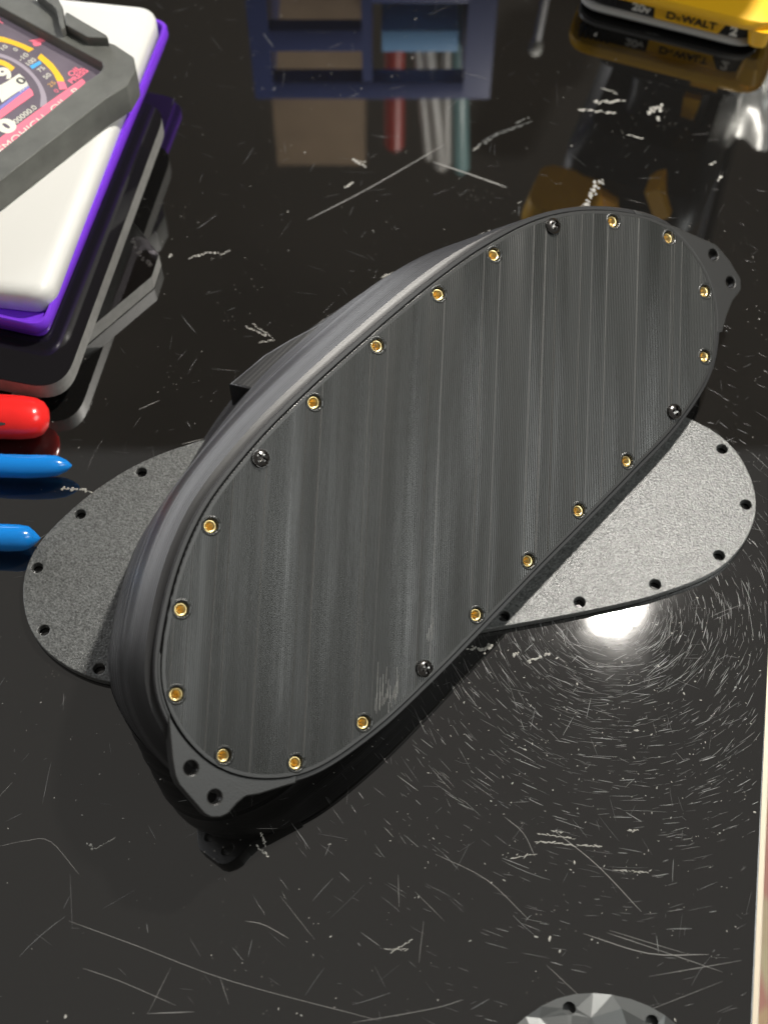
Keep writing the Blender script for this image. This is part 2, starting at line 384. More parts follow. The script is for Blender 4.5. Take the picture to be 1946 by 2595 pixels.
def screw_mesh():
    n = 48; rs = [0.00001, .0003, .0005, .0007, .0009, .0011, .0013, .0015, .0017, .0020, .0023, .0025, .00268, .0027, .0027]
    rings = []
    for q, r in enumerate(rs):
        ring = []
        for i in range(n):
            a = 2 * math.pi * i / n; x, y = r * math.cos(a), r * math.sin(a)
            z = .0004 + .0016 * math.sqrt(max(0, 1 - (min(r, .00268) / .0028) ** 2))
            if q == len(rs) - 1: z = 0
            arm = min(abs(x), abs(y)); lon = max(abs(x), abs(y))
            if arm < .00040 and lon < .0016: z -= .0014 * (1 - .45 * lon / .0016)
            ring.append((x, y, z))
        rings.append(ring)
    o = loft('screw', rings, M_STEEL, None, True, (True, False), 45); me = o.data; bpy.data.objects.remove(o); return me
ins_me, scr_me = insert_mesh(), screw_mesh()
def chamfer_mesh():
    o = lathe('hole_collar', [(.0031, -.00001), (.0028, .00016), (.0024, .00018), (.0021, -.0002)], M_LID, 20, None, 60); me = o.data; bpy.data.objects.remove(o); return me
col_me = chamfer_mesh()
for j, (x, y) in enumerate(HOLES):
    if j in SCREWS:
        o = link('screw', scr_me, hs); o.location = (x, y, .0001); o.rotation_euler = (0, 0, .5 + j)
    else:
        o = link('threaded_insert', ins_me, hs); o.location = (x, y, -.0003 - .0003 * rng.random()); o.rotation_euler = (rng.normal(0, .07), rng.normal(0, .07), j)
        o = link('hole_collar', col_me, hs); o.location = (x, y, 0)
near = [(-.1125, .0222), (-.1228, .0064), (-.1305, -.0042), (-.1329, -.0082), (-.1337, -.0110), (-.1337, -.0223), (-.1329, -.0247), (-.1307, -.0267),
        (-.1284, -.0275), (-.1247, -.0272), (-.1215, -.0275), (-.1180, -.0300), (-.1120, -.0332), (-.1075, -.0357), (-.100, -.030), (-.100, .015)]
tabs_near = [(-.1279, -.0099), (-.1282, -.0210)]
far = [(.1130, .0235), (.1240, .0085), (.1309, -.0014), (.1348, -.0071), (.1357, -.0144), (.1351, -.0225), (.1324, -.0255), (.1264, -.0262), (.1205, -.0285), (.1150, -.0315), (.100, -.030), (.100, .015)]
tabs_far = [(.1309, -.0088), (.1303, -.0206)]
near, far = [(x * KS, y * KS) for x, y in near[:-2]], [(x * KS, y * KS) for x, y in far[:-2]]
inner_l = smooth_off(E_LID + .0001)
for P, Hh, sg in ((near, tabs_near, -1), (far, tabs_far, 1)):
    arc = sorted([p for p in inner_l if p.x * sg > .104], key=lambda p: p.y)
    arc = [p for p in arc if P[-1][1] + .001 < p.y < P[0][1] - .001]
    P = roundpoly(P, [0] + [.0025] * (len(P) - 2) + [0], 4) + arc
    plate('mounting_tab', ccw(P), [circle(x * KS, y * KS, .0020, 18) for x, y in Hh], -.0050, -.0007, M_TAB, hs, .0005, 2)
# ledge that sticks out of the wall near the table
LZ = .026
lp = [T((495, 829), LZ), T((570, 766), LZ), T((625, 733), LZ), T((700, 693), LZ), T((800, 636), LZ), T((880, 640), LZ), T((800, 760), LZ), T((680, 850), LZ), T((580, 850), LZ)]
Mi = MF.inverted()
lpo = ccw([Vector((p.x, p.y)) for p in lp])
lg = slab('rear_ledge', lpo, .0125, LZ, .0008, M_BODY, None, 2); lg.data.transform(Mi); lg.parent = hs

# ------------------------------------------------------------------ covers: same outline, lying flat
def cover_matrix(o2, pu, pv, z):
    U = Vector((pu[0], pu[1], 0)); V = Vector((pv[0], pv[1], 0))
    M = Matrix(((U.x, V.x, 0, o2[0]), (U.y, V.y, 0, o2[1]), (0, 0, 1, z), (0, 0, 0, 1))); return M
pu = Vector((-.9821, -.1886)).normalized(); pv = Vector((-.1886, .9821)).normalized()
MC = cover_matrix((.0034, .2322), pu, pv, 0)
def tp(p): q = MC @ Vector((p[0], p[1], 0)); return (q.x, q.y)
cv = empty('cover_plate', 'grey sparkly textured oval cover plate lying under the black housing', 'cover', loc=(.0034, .2322, 0))
po = plate('cover_sheet', ccw([Vector(tp(p)) for p in smooth_off(E_LID, RC0)]), [circle(*tp(p), .0019, 18) for p in HOLES0], .0002, .0030, M_TEX, None, .0003, 2)
po.data.transform(Matrix.Translation((-.0034, -.2322, 0))); po.parent = cv
# second cover, faceted, cut by the lower edge of the picture
h2, h3 = Vector(HOLES0[2]), Vector(HOLES0[3])
a2, a3 = Vector((.0523, .0769)), Vector((.0750, .0734))
mid_l = (h2 + h3) / 2; mid_w = (a2 + a3) / 2
ang = math.atan2(*(a3 - a2).yx) - math.atan2(*(h3 - h2).yx)
ca, sa = math.cos(ang), math.sin(ang)
def tf(p):
    q = Vector((p[0], p[1])) - mid_l; return Vector((ca * q.x - sa * q.y, sa * q.x + ca * q.y)) + mid_w
out2 = ccw([tf(p) for p in smooth_off(E_LID, RC0)][::2])
hl2 = [[Vector(c) for c in circle(*tf(p), .0019, 10)] for p in HOLES0]
pts = list(out2); edges = [(i, (i + 1) % len(out2)) for i in range(len(out2))]
for c in hl2:
    k = len(pts); pts += c; edges += [(k + i, k + (i + 1) % len(c)) for i in range(len(c))]
inner = offset(out2, -.0022); nb = len(pts)
hc = [tf(p) for p in HOLES0]
def inside(p, poly):
    r = False; n = len(poly)
    for i in range(n):
        a, b = poly[i], poly[i - 1]
        if (a[1] > p[1]) != (b[1] > p[1]) and p[0] < (b[0] - a[0]) * (p[1] - a[1]) / (b[1] - a[1]) + a[0]: r = not r
    return r
tries = 0; ext = []
while tries < 5000:
    tries += 1
    p = Vector((random.uniform(-.1, .16), random.uniform(-.25, .1)))
    if not inside(p, inner): continue
    if min((p - q).length for q in ext) < .0062 if ext else False: continue
    if min((p - q).length for q in hc) < .0042: continue
    ext.append(p)
pts += ext
r_ = mgeo.delaunay_2d_cdt(pts, edges, [], 1, 1e-7)
vv, ff = r_[0], r_[2]
def zf(i, v):
    return .0027 + (random.uniform(-.0009, .0012) if min(min((v - p).length for p in ext), 1) < 1e-6 else 0)
ZV = [zf(i, v) for i, v in enumerate(vv)]
FF = []
for f in ff:
    c = sum((vv[i] for i in f), Vector((0, 0))) / len(f)
    if any((c - q).length < .0018 for q in hc) or not inside(c, out2): continue
    FF.append(tuple(f))
fo = Vector((mid_w.x, mid_w.y, 0))
fc = empty('faceted_cover', 'silver-black cover plate with a faceted diamond surface at the lower edge of the photo', 'cover', loc=fo)
nv = len(vv)
VV = [Vector((v.x, v.y, ZV[i])) - fo for i, v in enumerate(vv)]
mesh('facet_sheet', VV, FF, M_FACET, fc)
rim_r = [[Vector((p.x, p.y, z)) - fo for p in out2] for z in (.0003, .0027)]
loft('rim_edge', rim_r, M_FACET, fc, True, (True, False))

# ------------------------------------------------------------------ scratches, dust and flakes on the table
def strokes(name, S, m, label, prof3=True):
    """S: list of (points[], width). each stroke is a shallow half-round ridge"""
    V, F = [], []
    for P, wd in S:
        n = len(P); k0 = len(V)
        for i, p in enumerate(P):
            t = P[min(i + 1, n - 1)] - P[max(i - 1, 0)]; t = t.normalized(); s = Vector((-t.y, t.x))
            tap = wd * (0.35 if i in (0, n - 1) else 1)
            for q, h in ((-1, 0), (-.5, .8), (.5, .8), (1, 0)):
                V.append((p.x + s.x * q * tap * .5, p.y + s.y * q * tap * .5, .00003 + h * wd * .22))
        for i in range(n - 1):
            for c in range(3):
                a = k0 + i * 4 + c; F.append((a, a + 1, a + 5, a + 4))
    o = mesh(name, V, F, m, None, True); props(o, label, 'scratches', kind='stuff'); return o
def xy(px): p = T(px); return Vector((p.x, p.y))
def curve_px(pts, n=10):
    P = [xy(p) for p in pts]
    if len(P) == 2: return [P[0].lerp(P[1], k / 3) for k in range(4)]
    out = []
    Q = [P[0] * 2 - P[1]] + P + [P[-1] * 2 - P[-2]]
    for i in range(1, len(Q) - 2):
        p0, p1, p2, p3 = Q[i - 1], Q[i], Q[i + 1], Q[i + 2]
        for k in range(4):
            t = k / 4
            out.append(.5 * ((2 * p1) + (p2 - p0) * t + (2 * p0 - 5 * p1 + 4 * p2 - p3) * t * t + (3 * p1 - p0 - 3 * p2 + p3) * t ** 3))
    return out + [P[-1]]
S = []
cx, cy = .0746, .2035
def rnd_scratch(x, y, ln, wd, a=None):
    a = rng.uniform(0, math.pi) if a is None else a
    k = rng.normal(0, 5)
    P = []
    for i in range(5):
        s = (i / 4 - .5) * ln; P.append(Vector((x + math.cos(a) * s - math.sin(a) * k * s * s, y + math.sin(a) * s + math.cos(a) * k * s * s)))
    if all(p.x < xe(p.y) - .001 for p in P): S.append((P, wd))
def glint_arcs(n, spread, ga, w0, w1, dev):  # real scratches; lamp glint is put into their arc layout and pale tone
    for _ in range(n):
        r = abs(rng.normal(0, spread)) + .012; th = rng.uniform(0, 2 * math.pi)
        rnd_scratch(cx + r * math.cos(th), cy + r * math.sin(th), rng.gamma(2, ga), rng.uniform(w0, w1), th + math.pi / 2 + rng.normal(0, dev) if rng.random() < .93 else None)
glint_arcs(3600, .066, .0016, .00004, .00010, .13)
for _ in range(550): rnd_scratch(rng.uniform(-.13, .16), rng.uniform(.07, .5), rng.gamma(2, .002), rng.uniform(.00005, .00011))
strokes('fine_scratches', S, M_SCR, 'countless fine hairline scratches in the glossy black table top')
S = []
glint_arcs(1100, .055, .0020, .00004, .00014, .12)
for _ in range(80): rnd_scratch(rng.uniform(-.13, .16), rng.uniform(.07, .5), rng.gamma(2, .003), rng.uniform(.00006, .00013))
M_SCR3 = mat('glint_scratch', (.24, .245, .245), .4, .2)
strokes('glint_scratches', S, M_SCR3, 'short table scratches set in arcs and paled to draw lamp glint round the glare spot')
L = [([(150, 1990), (300, 2045), (500, 2120), (820, 2205)], .0003), ([(180, 2092), (260, 2120), (380, 2172)], .0003), ([(530, 1990), (570, 1998), (625, 2028)], .00035),
     ([(665, 475), (800, 405), (960, 312)], .0007), ([(935, 350), (1010, 375), (1095, 405)], .0013), ([(1007, 604), (1070, 570)], .0006), ([(1040, 305), (1080, 285), (1140, 265)], .001),
     ([(555, 1790), (600, 1790)], .0003), ([(318, 2190), (420, 2186)], .0005), ([(1310, 2015), (1400, 2045), (1560, 2100)], .0003), ([(1197, 1795), (1290, 1870), (1385, 1970)], .0004),
     ([(1260, 2017), (1400, 2060), (1530, 2062)], .0005), ([(1400, 2110), (1600, 2075)], .0003), ([(940, 1845), (1050, 1900), (1140, 1985)], .0003), ([(1315, 2010), (1480, 2060)], .0003),
     ([(605, 1935), (680, 2030)], .0002), ([(895, 1925), (960, 1990)], .0002), ([(860, 1890), (862, 1960)], .00022), ([(915, 1990), (905, 2080)], .0002), ([(370, 2090), (320, 2190)], .0002), ([(475, 2110), (495, 2170)], .00022),
     ([(0, 1828), (60, 1816), (110, 1818), (172, 1890)], .0002), ([(0, 1720), (28, 1690)], .0002), ([(300, 885), (345, 865)], .0006), ([(393, 960), (440, 948)], .0005), ([(440, 966), (480, 955)], .0004),
     ([(1330, 2210), (1560, 2120)], .0002), ([(760, 2210), (930, 2180), (1000, 2160)], .0003), ([(1180, 2085), (1260, 2160)], .0003), ([(1090, 1765), (1130, 1800), (1155, 1850)], .0003)]
strokes('long_scratches', [(curve_px(p), wd * .5) for p, wd in L], M_SCR2, 'a few long pale scratches across the glossy black table top')
# pale flakes: little crumpled lumps
def lumps(name, items, m, label, cat):
    V, F = [], []
    for (x, y, a, ln, wd) in items:
        n = 7; k = len(V); ca, sa = math.cos(a), math.sin(a)
        for i in range(n):
            t = 2 * math.pi * i / n; r = rng.uniform(.6, 1.15)
            px_, py_ = ln * .5 * r * math.cos(t), wd * .5 * r * math.sin(t)
            V.append((x + ca * px_ - sa * py_, y + sa * px_ + ca * py_, .00002))
        h = min(ln, wd) * .28
        for i in range(n):
            t = 2 * math.pi * i / n; r = rng.uniform(.3, .7)
            px_, py_ = ln * .5 * r * math.cos(t), wd * .5 * r * math.sin(t)
            V.append((x + ca * px_ - sa * py_, y + sa * px_ + ca * py_, h * rng.uniform(.6, 1.1)))
        for i in range(n): j = (i + 1) % n; F.append((k + i, k + j, k + n + j, k + n + i))
        F.append(tuple(range(k + n, k + 2 * n)))
    o = mesh(name, V, F, m); props(o, label, cat, kind='stuff'); return o
def seg_items(p, q, wd, n=5):
    a, b = xy(p), xy(q); d = b - a; an = math.atan2(d.y, d.x); out = []
    for i in range(n):
        c = a.lerp(b, (i + .5) / n) + Vector((rng.normal(0, wd * .2), rng.normal(0, wd * .2)))
        out.append((c.x, c.y, an + rng.normal(0, .3), d.length / n * rng.uniform(1.2, 2.6), wd * rng.uniform(.3, .8)))
    return out
I = []
for p, q, wd, n in [((285, 525), (305, 560), .0034, 5), ((300, 555), (327, 585), .0036, 5), ((408, 558), (450, 546), .0016, 5), ((455, 548), (470, 546), .0018, 2), ((478, 550), (500, 540), .0012, 3),
                    ((365, 552), (371, 556), .0025, 2), ((1020, 325), (1075, 290), .0026, 6), ((1075, 290), (1150, 262), .0016, 6), ((1110, 268), (1140, 255), .002, 3), ((1285, 220), (1345, 217), .003, 5),
                    ((1400, 245), (1430, 228), .004, 5), ((1415, 250), (1424, 262), .0025, 2), ((1265, 440), (1290, 395), .0036, 7), ((1290, 395), (1305, 392), .003, 3), ((1240, 455), (1265, 440), .0015, 3),
                    ((745, 405), (760, 395), .0026, 3), ((758, 345), (785, 352), .002, 4), ((770, 350), (790, 362), .002, 3), ((825, 598), (850, 590), .0014, 3), ((855, 588), (885, 582), .0022, 4),
                    ((530, 705), (575, 725), .0012, 6), ((545, 700), (590, 730), .001, 6), ((560, 740), (592, 735), .0012, 4), ((765, 665), (790, 690), .002, 4), ((760, 698), (775, 705), .002, 2),
                    ((785, 750), (815, 765), .0018, 4), ((895, 692), (925, 700), .0016, 3), ((1010, 1402), (1060, 1398), .0024, 6), ((1040, 1410), (1062, 1392), .0026, 4), ((1105, 1418), (1120, 1408), .0024, 3),
                    ((1140, 1432), (1185, 1412), .0020, 5), ((565, 1800), (575, 1830), .0012, 4), ((555, 1828), (580, 1850), .0016, 4), ((1190, 1795), (1215, 1798), .0009, 3), ((1155, 1818), (1300, 1830), .0010, 10),
                    ((1160, 1800), (1240, 1812), .0008, 8), ((1355, 1795), (1378, 1792), .0012, 3), ((1325, 1880), (1400, 1884), .0008, 6), ((1100, 1855), (1160, 1845), .0007, 4), ((190, 1822), (205, 1835), .0014, 3),
                    ((205, 1835), (250, 1810), .0006, 4), ((845, 2058), (890, 2030), .0008, 6), ((830, 2050), (880, 2050), .0008, 5), ((130, 1055), (180, 1058), .0024, 6), ((180, 1055), (215, 1075), .0018, 4),
                    ((235, 440), (250, 475), .0024, 4), ((1285, 70), (1290, 74), .0024, 1), ((1355, 290), (1390, 300), .0016, 2), ((1175, 500), (1178, 505), .0025, 1), ((1120, 435), (1122, 436), .0026, 1),
                    ((1035, 508), (1065, 500), .0018, 4), ((1100, 505), (1112, 520), .002, 3), ((1300, 190), (1330, 200), .0012, 2), ((1550, 390), (1560, 380), .0024, 2), ((1530, 355), (1545, 350), .002, 2), ((1250, 235), (1330, 245), .0016, 5)]:
    I += seg_items(p, q, wd * .75, n * 2)
lumps('pale_flakes', I, M_FLAKE, 'crumbled whitish flakes scattered over the glossy black table top', 'flakes')
I = []
for _ in range(800):
    x, y = rng.uniform(-.16, .17), rng.uniform(.07, .52)
    if x > xe(y) - .002: continue
    s = rng.gamma(1.6, .00009) + .00010
    I.append((x, y, rng.uniform(0, 3.14), s * rng.uniform(1, 2.2), s))
for _ in range(500):
    x, y = rng.normal(.07, .04), rng.normal(.16, .04)
    if x > xe(y) - .002: continue
    s = rng.gamma(1.6, .00009) + .00010
    I.append((x, y, rng.uniform(0, 3.14), s * rng.uniform(1, 3), s))
lumps('dust_specks', I, M_FLAKE, 'tiny pale dust specks sprinkled over the glossy black table top', 'dust')

# ------------------------------------------------------------------ acrylic sheets at upper left
def line_slab(name, corners_px, z0, z1, r, bev, m, parent=None, f=C1):
    P = [T(f(p), z1) for p in corners_px]
    return slab(name, roundpoly([(p.x, p.y) for p in P], r), z0, z1, bev, m, parent, 3)
M_SLAB = mat('black_sheet', (.008, .0075, .009), .07, ior=1.5)
def acrylic(label, P, z0, z1, r, m):
    c = Vector((P[0].x, P[0].y, 0))
    e = empty('acrylic_sheet', label, 'sheet', loc=(0, 0, 0))
    Q = ccw([Vector(q) for q in roundpoly([(p.x, p.y) for p in P], r, 8)])
    n = len(Q)
    V = [(p.x, p.y, z) for z in (z0, z1) for p in Q]
    F = [(i, (i + 1) % n, n + (i + 1) % n, n + i) for i in range(n)]
    body = mesh('sheet', V, [tuple(range(n))[::-1], tuple(range(n, 2 * n))] + F, m, e, True, 30)
    O = offset(Q, .0001); In = offset(Q, -.0002)
    V = [(p.x, p.y, z0 + .0002) for p in O] + [(p.x, p.y, z1 - .0002) for p in O]
    mesh('cut_edge', V, F, M_EDGE, e, True, 30)
    return e
ZB, ZA = .0074, .0150
Bc = [T(C2((1275, 825)), ZB), T(C2((-900, 2650)), ZB)]
B3 = T(C2((1335, 640)), ZB); B4 = T(C2((500, -420)), ZB)
acrylic('clear acrylic sheet lying on the table, its corner sticking out under the upper sheet', [Bc[0], Bc[1], B4, B3], 0.0002, ZB - .0002, .0004, M_ACR)
A0 = T(C2((525, 1790)), ZA); A1 = T(C1((1410, 890)), ZA)
dr = (A1 - A0).normalized(); A2 = T(C2((-700, 1560)), ZA)
A3 = A2 + dr * (A1 - A0).length
acrylic('dark acrylic sheet with rounded corners and grey cut edge beneath the purple tray', [A0, A1, A3, A2], ZB, ZA, .012, M_SLAB)

# ------------------------------------------------------------------ purple tray and white block
tr = empty('purple_tray', 'glossy purple tray with a double lip holding the white block', 'tray')
def rect_from(c, top, wv, wlen):
    """c near-right corner, top far-right corner, wv direction to the left"""
    return [(c.x, c.y), (top.x, top.y), (top.x + wv.x * wlen, top.y + wv.y * wlen), (c.x + wv.x * wlen, c.y + wv.y * wlen)]
zt = .0245
pc = T(C2((372, 1262)), zt); ptop = T(C1((1400, 240)), zt); pl = (T(C2((-600, 1045)), zt) - pc).normalized()
ptop = pc + (ptop - pc) * 1.03
PR = roundpoly(rect_from(pc, ptop, pl, .2), .0065, 8)
slab('lower_lip', offset(ccw([Vector(p) for p in PR]), -.0016), .0152, .0190, .0006, M_PURPLE, tr)
PRo = ccw([Vector(p) for p in PR]); zi = .0212
rings = [[(p.x, p.y, z) for p in offset(PRo, d)] for d, z in ((-.0022, .0189), (0, .0196), (0.0004, .0205), (.0003, .0235), (-.0004, zt), (-.0014, zt), (-.0020, zt - .0008), (-.0024, zi))]
loft('upper_lip', rings, M_PURPLE, tr, True, (True, True), ang=50)
wb = empty('white_block', 'off-white moulded plastic block with rounded edges set in the purple tray', 'block')
zw = .0330
wc = T(C2((395, 985)), zw); wt = T(C1((1345, 40)), zw); wl = (T(C2((-600, 870)), zw) - wc).normalized()
WR = rect_from(wc, wt, wl, .19)
WO = ccw([Vector(p) for p in roundpoly(WR, .0085, 8)])
rings = [[(p.x, p.y, z) for p in offset(WO, d)] for d, z in ((-.0008, .0214), (0, .0222), (0, .0290), (-.0004, .0305), (-.0013, .0318), (-.0026, .0326), (-.0042, zw), (-.0060, zw))]
loft('block', rings, M_WHITE, wb, True, (True, True), ang=50)

# ------------------------------------------------------------------ framed gauge display on the white block
M_SCREEN = mat('screen_glass', (.10, .085, .10), .25, emit=(.16, .13, .16), es=.55, noise=(90, .25))
def glow(name, c, s=.75): return mat(name, tuple(x * .8 for x in c), .4, emit=c, es=s * .35)
G_Y, G_P, G_W, G_B, G_U = glow('screen_yellow', (.95, .55, .03)), glow('screen_pink', (.95, .20, .28)), glow('screen_white', (.80, .78, .66)), glow('screen_blue', (.08, .42, .85)), glow('screen_violet', (.22, .22, .55))
G_O, G_G, G_D = glow('screen_orange', (.75, .42, .12)), glow('screen_grey', (.36, .31, .36)), glow('screen_dark', (.05, .045, .05), .3)
ZQ0, ZQ, ZS = .0333, .0460, .0405
gd = empty('gauge_display', 'grey framed gauge display with coloured dial graphics lying on the white block', 'display')
def W2(p, z): q = T(C1(p), z); return (q.x, q.y)
bez_o = [W2(p, ZQ) for p in [(-900, 2225), (880, 838), (1066, 722), (1142, 590), (1128, 478), (962, 368), (915, 355), (640, 205), (200, -75), (-900, -750)]]
bez_i = [W2(p, ZQ) for p in [(-600, 1755), (720, 692), (838, 612), (872, 560), (858, 522), (-600, -275)]]
plate('bezel', ccw([Vector(p) for p in roundpoly(bez_o, [0, .002, .002, .002, .002, .001, 0, 0, 0, 0], 4)]), [roundpoly(bez_i, [0, .001, .001, .0015, .001, 0], 4)], ZQ0, ZQ, M_BEZEL, gd, .0005, 2)
rb = [W2(p, ZQ + .004) for p in [(556, 92), (895, 292), (915, 318), (740, 312), (556, 208), (545, 150)]]
slab('raised_block', roundpoly(rb, .0008, 3), ZQ - .001, ZQ + .004, .0004, M_BEZEL, gd)
rb = [W2(p, ZQ + .004) for p in [(470, -60), (500, 0), (530, 60), (550, 230), (520, 245), (500, 190), (480, 80), (440, 40), (300, -60)]]
slab('raised_rib', ccw([Vector(p) for p in rb]), ZQ - .001, ZQ + .004, .0003, M_BEZEL, gd)
sp_ = [W2(p, ZS) for p in [(-620, 1790), (760, 720), (880, 600), (900, 500), (-620, -330)]]
slab('screen', ccw([Vector(p) for p in sp_]), ZS - .002, ZS, .0001, M_SCREEN, gd, 1)
lay = [0]
def flat(name, pts, m, lift):
    P = ccw([Vector(W2(p, ZS)) for p in pts]); n = len(P); z0, z1 = ZS + .00001, ZS + lift
    V = [(p.x, p.y, z) for z in (z0, z1) for p in P]
    return mesh(name, V, [tuple(range(n, 2 * n))] + [(i, (i + 1) % n, n + (i + 1) % n, n + i) for i in range(n)], m, gd)
def band(name, outer, inner_, m, lift): return flat(name, smooth_px(outer) + smooth_px(inner_)[::-1], m, lift)
def smooth_px(P, sub=5):
    P = [Vector(p) for p in P]
    if len(P) < 3: return P
    Q = [P[0] * 2 - P[1]] + P + [P[-1] * 2 - P[-2]]; out = []
    for i in range(1, len(Q) - 2):
        p0, p1, p2, p3 = Q[i - 1:i + 3]
        for k in range(sub):
            t = k / sub; out.append(.5 * ((2 * p1) + (p2 - p0) * t + (2 * p0 - 5 * p1 + 4 * p2 - p3) * t * t + (3 * p1 - p0 - 3 * p2 + p3) * t ** 3))
    return out + [P[-1]]
band('dial_ring', [(-120, 440), (0, 450), (130, 500), (250, 585), (340, 690), (390, 800), (400, 890)], [(-120, 470), (0, 480), (120, 525), (230, 605), (310, 700), (345, 800), (340, 900)], G_G, .00010)
band('gauge_arc', [(-140, 300), (0, 308), (100, 335), (200, 372), (288, 412)], [(-140, 345), (0, 352), (90, 372), (180, 405), (246, 440)], G_Y, .00016)
band('gauge_arc', [(348, 452), (440, 530), (495, 600), (535, 660), (545, 688)], [(318, 488), (385, 545), (440, 605), (470, 655), (482, 684)], G_Y, .00016)
band('gauge_arc', [(545, 688), (560, 720), (570, 748)], [(482, 684), (495, 720), (505, 757)], G_P, .00016)
flat('blue_mark', [(340, 512), (352, 535), (275, 582), (255, 558)], G_B, .00020)
band('gauge_arc', [(-120, 490), (0, 502), (70, 528), (128, 570)], [(-120, 535), (0, 545), (55, 565), (100, 600)], G_Y, .00016)
flat('speed_window', [(165, 622), (205, 655), (240, 712), (20, 862), (-10, 800), (-30, 735), (60, 690)], G_W, .00016)
flat('violet_line', [(240, 716), (252, 738), (0, 930), (-90, 990), (-90, 962), (0, 898)], G_U, .00018)
flat('pink_bar', [(253, 741), (275, 765), (287, 800), (0, 1005), (-120, 1085), (-120, 1005), (0, 934)], G_P, .00018)
flat('warning_strip', [(692, 664), (722, 692), (700, 720), (-200, 1500), (-200, 1310), (0, 1165), (400, 872)], G_P, .00022)
for q in (((245, 345), (310, 330), (375, 322), (388, 345), (310, 358)), ((275, 362), (340, 352), (352, 372), (320, 388), (290, 386))): flat('warning_icon', smooth_px(list(q) + [q[0]])[:-1], G_P, .00018)
d_s = (T(C1((720, 692)), ZS) - T(C1((0, 1245)), ZS)); rot_s = math.atan2(d_s.y, d_s.x)
def stext(s, p, size, m, lift=.00024, extra=0, bold=0., sx=1.0, nm='dial_text'):
    q = T(C1(p), ZS + lift)
    return text(nm, s, Matrix.Translation(q) @ Matrix.Rotation(rot_s + extra, 4, 'Z'), size, m, gd, .00002, bold, sx=sx)
stext('10', (35, 402), 0.00317, G_W); stext('0', (135, 417), 0.00288, G_W); stext('-10', (200, 480), 0.00331, G_W)
stext('100', (262, 522), 0.00331, G_W, sx=.9); stext('75', (350, 582), 0.00302, G_W); stext('50', (400, 640), 0.00302, G_W); stext('25', (440, 706), 0.00302, G_O); stext('0', (478, 765), 0.00288, G_P)
stext('OIL', (630, 600), 0.00360, G_P, bold=.0001); stext('PRESS', (662, 640), 0.00346, G_P, bold=.0001); stext('T', (10, 185), 0.00432, G_P)
stext('9', (50, 620), 0.0092, G_W, bold=.0004); stext('0', (182, 680), 0.00518, G_D, bold=.0001, sx=1.2); stext('MPH', (205, 742), 0.00216, G_W)
stext('0', (62, 1062), 0.0098, G_W, bold=.0006, sx=1.15); stext('00000.0', (215, 962), 0.00346, G_W, sx=.95)
for s, p in (('DEMO', (55, 1232)), ('HIGH', (285, 1055)), ('OIL', (505, 885)), ('P', (640, 770))): stext(s, p, .0050, G_W, .00030)

# ------------------------------------------------------------------ pliers handles at the left
def hp(px, z): return T(px, z)
rp = empty('red_handled_pliers', 'pliers with a glossy red grip reaching in at the left edge', 'pliers')
zz = .0090
tube('handle', [hp((-330, 880), zz), hp((-120, 893), zz), hp((0, 900), zz), hp((50, 902), zz), hp((78, 903), zz), hp((95, 903), zz), hp((104, 903), zz), hp((107, 903), zz)],
     [.0080, .0081, .0081, .0079, .0072, .0058, .0036, .0008], M_RED, rp, 24, .9)
sl = [hp((-300, 905), .0163), hp((-90, 914), .0163), hp((-20, 916), .0164), hp((12, 916), .0160)]
tube('grip_slot', sl, [.0016, .0016, .0015, .0004], M_DARK, rp, 12, .5)
bp_ = empty('flush_cutter', 'hand cutter with two glossy blue dipped handles at the left edge', 'cutter')
for pth, rr in (([(-300, 965), (-120, 993), (0, 1006), (60, 1008), (100, 1007), (125, 1006), (143, 1006), (152, 1006), (156, 1006)], .0041),
                ([(-300, 1130), (-120, 1150), (-20, 1160), (20, 1162), (45, 1162), (62, 1162), (75, 1163), (83, 1163), (88, 1163)], .0046)):
    tube('handle', [hp(p, .0072) for p in pth], [rr, rr, rr, rr, rr * .96, rr * .84, rr * .52, rr * .25, rr * .05], M_BLUE, bp_, 24, 1.0)

# ------------------------------------------------------------------ tool standing on its battery, upper right
BA = Vector((.0829, .4850, 0)); be = Vector((.939, -.344, 0)).normalized(); bn = Vector((-be.y, be.x, 0))
MB_ = Matrix(((be.x, bn.x, 0, BA.x), (be.y, bn.y, 0, BA.y), (0, 0, 1, 0), (0, 0, 0, 1)))
dr_ = empty('cordless_drill', 'yellow and black cordless drill standing on its battery at the upper right', 'power tool', M=MB_)
def rrect(x0, x1, y0, y1, r): return roundpoly([(x0, y0), (x1, y0), (x1, y1), (x0, y1)], r, 5)
def stack(name, secs, m, r=.008):
    return loft(name, [[(p.x, p.y, z) for p in rrect(x0, x1, y0, y1, rr)] for (x0, x1, y0, y1, rr, z) in secs], m, dr_, True, ang=40)
stack('battery_base', [(.006, .068, .006, .10, .008, .0003), (.001, .073, .001, .105, .010, .0010), (-.001, .076, 0, .107, .011, .0022), (-.001, .076, 0, .107, .011, .0025)], M_BLK)
stack('battery_rib', [(-.001, .0755, .0002, .107, .011, .0025), (-.0017, .0760, -.0011, .107, .011, .0031), (-.0019, .0762, -.0014, .107, .011, .0040), (-.0013, .0758, -.0007, .107, .011, .0050), (0, .075, .0008, .106, .011, .0055)], M_RIB)
stack('battery_band', [(0, .075, .001, .106, .011, .0055), (0, .075, .001, .106, .011, .0130)], M_BLK)
stack('battery_shell', [(-.003, .079, .0005, .108, .010, .0130), (-.004, .080, -.0030, .110, .012, .0138), (-.004, .081, -.0038, .110, .012, .0168), (-.0035, .083, -.0030, .109, .012, .0190), (.000, .080, .008, .105, .012, .0225), (.004, .076, .016, .10, .012, .0240)], M_YEL)
stack('shell_foot', [(.0725, .0775, .0005, .03, .002, .0035), (.0718, .0795, -.0022, .03, .003, .0060), (.0700, .0805, -.0030, .03, .004, .0145)], M_YEL)
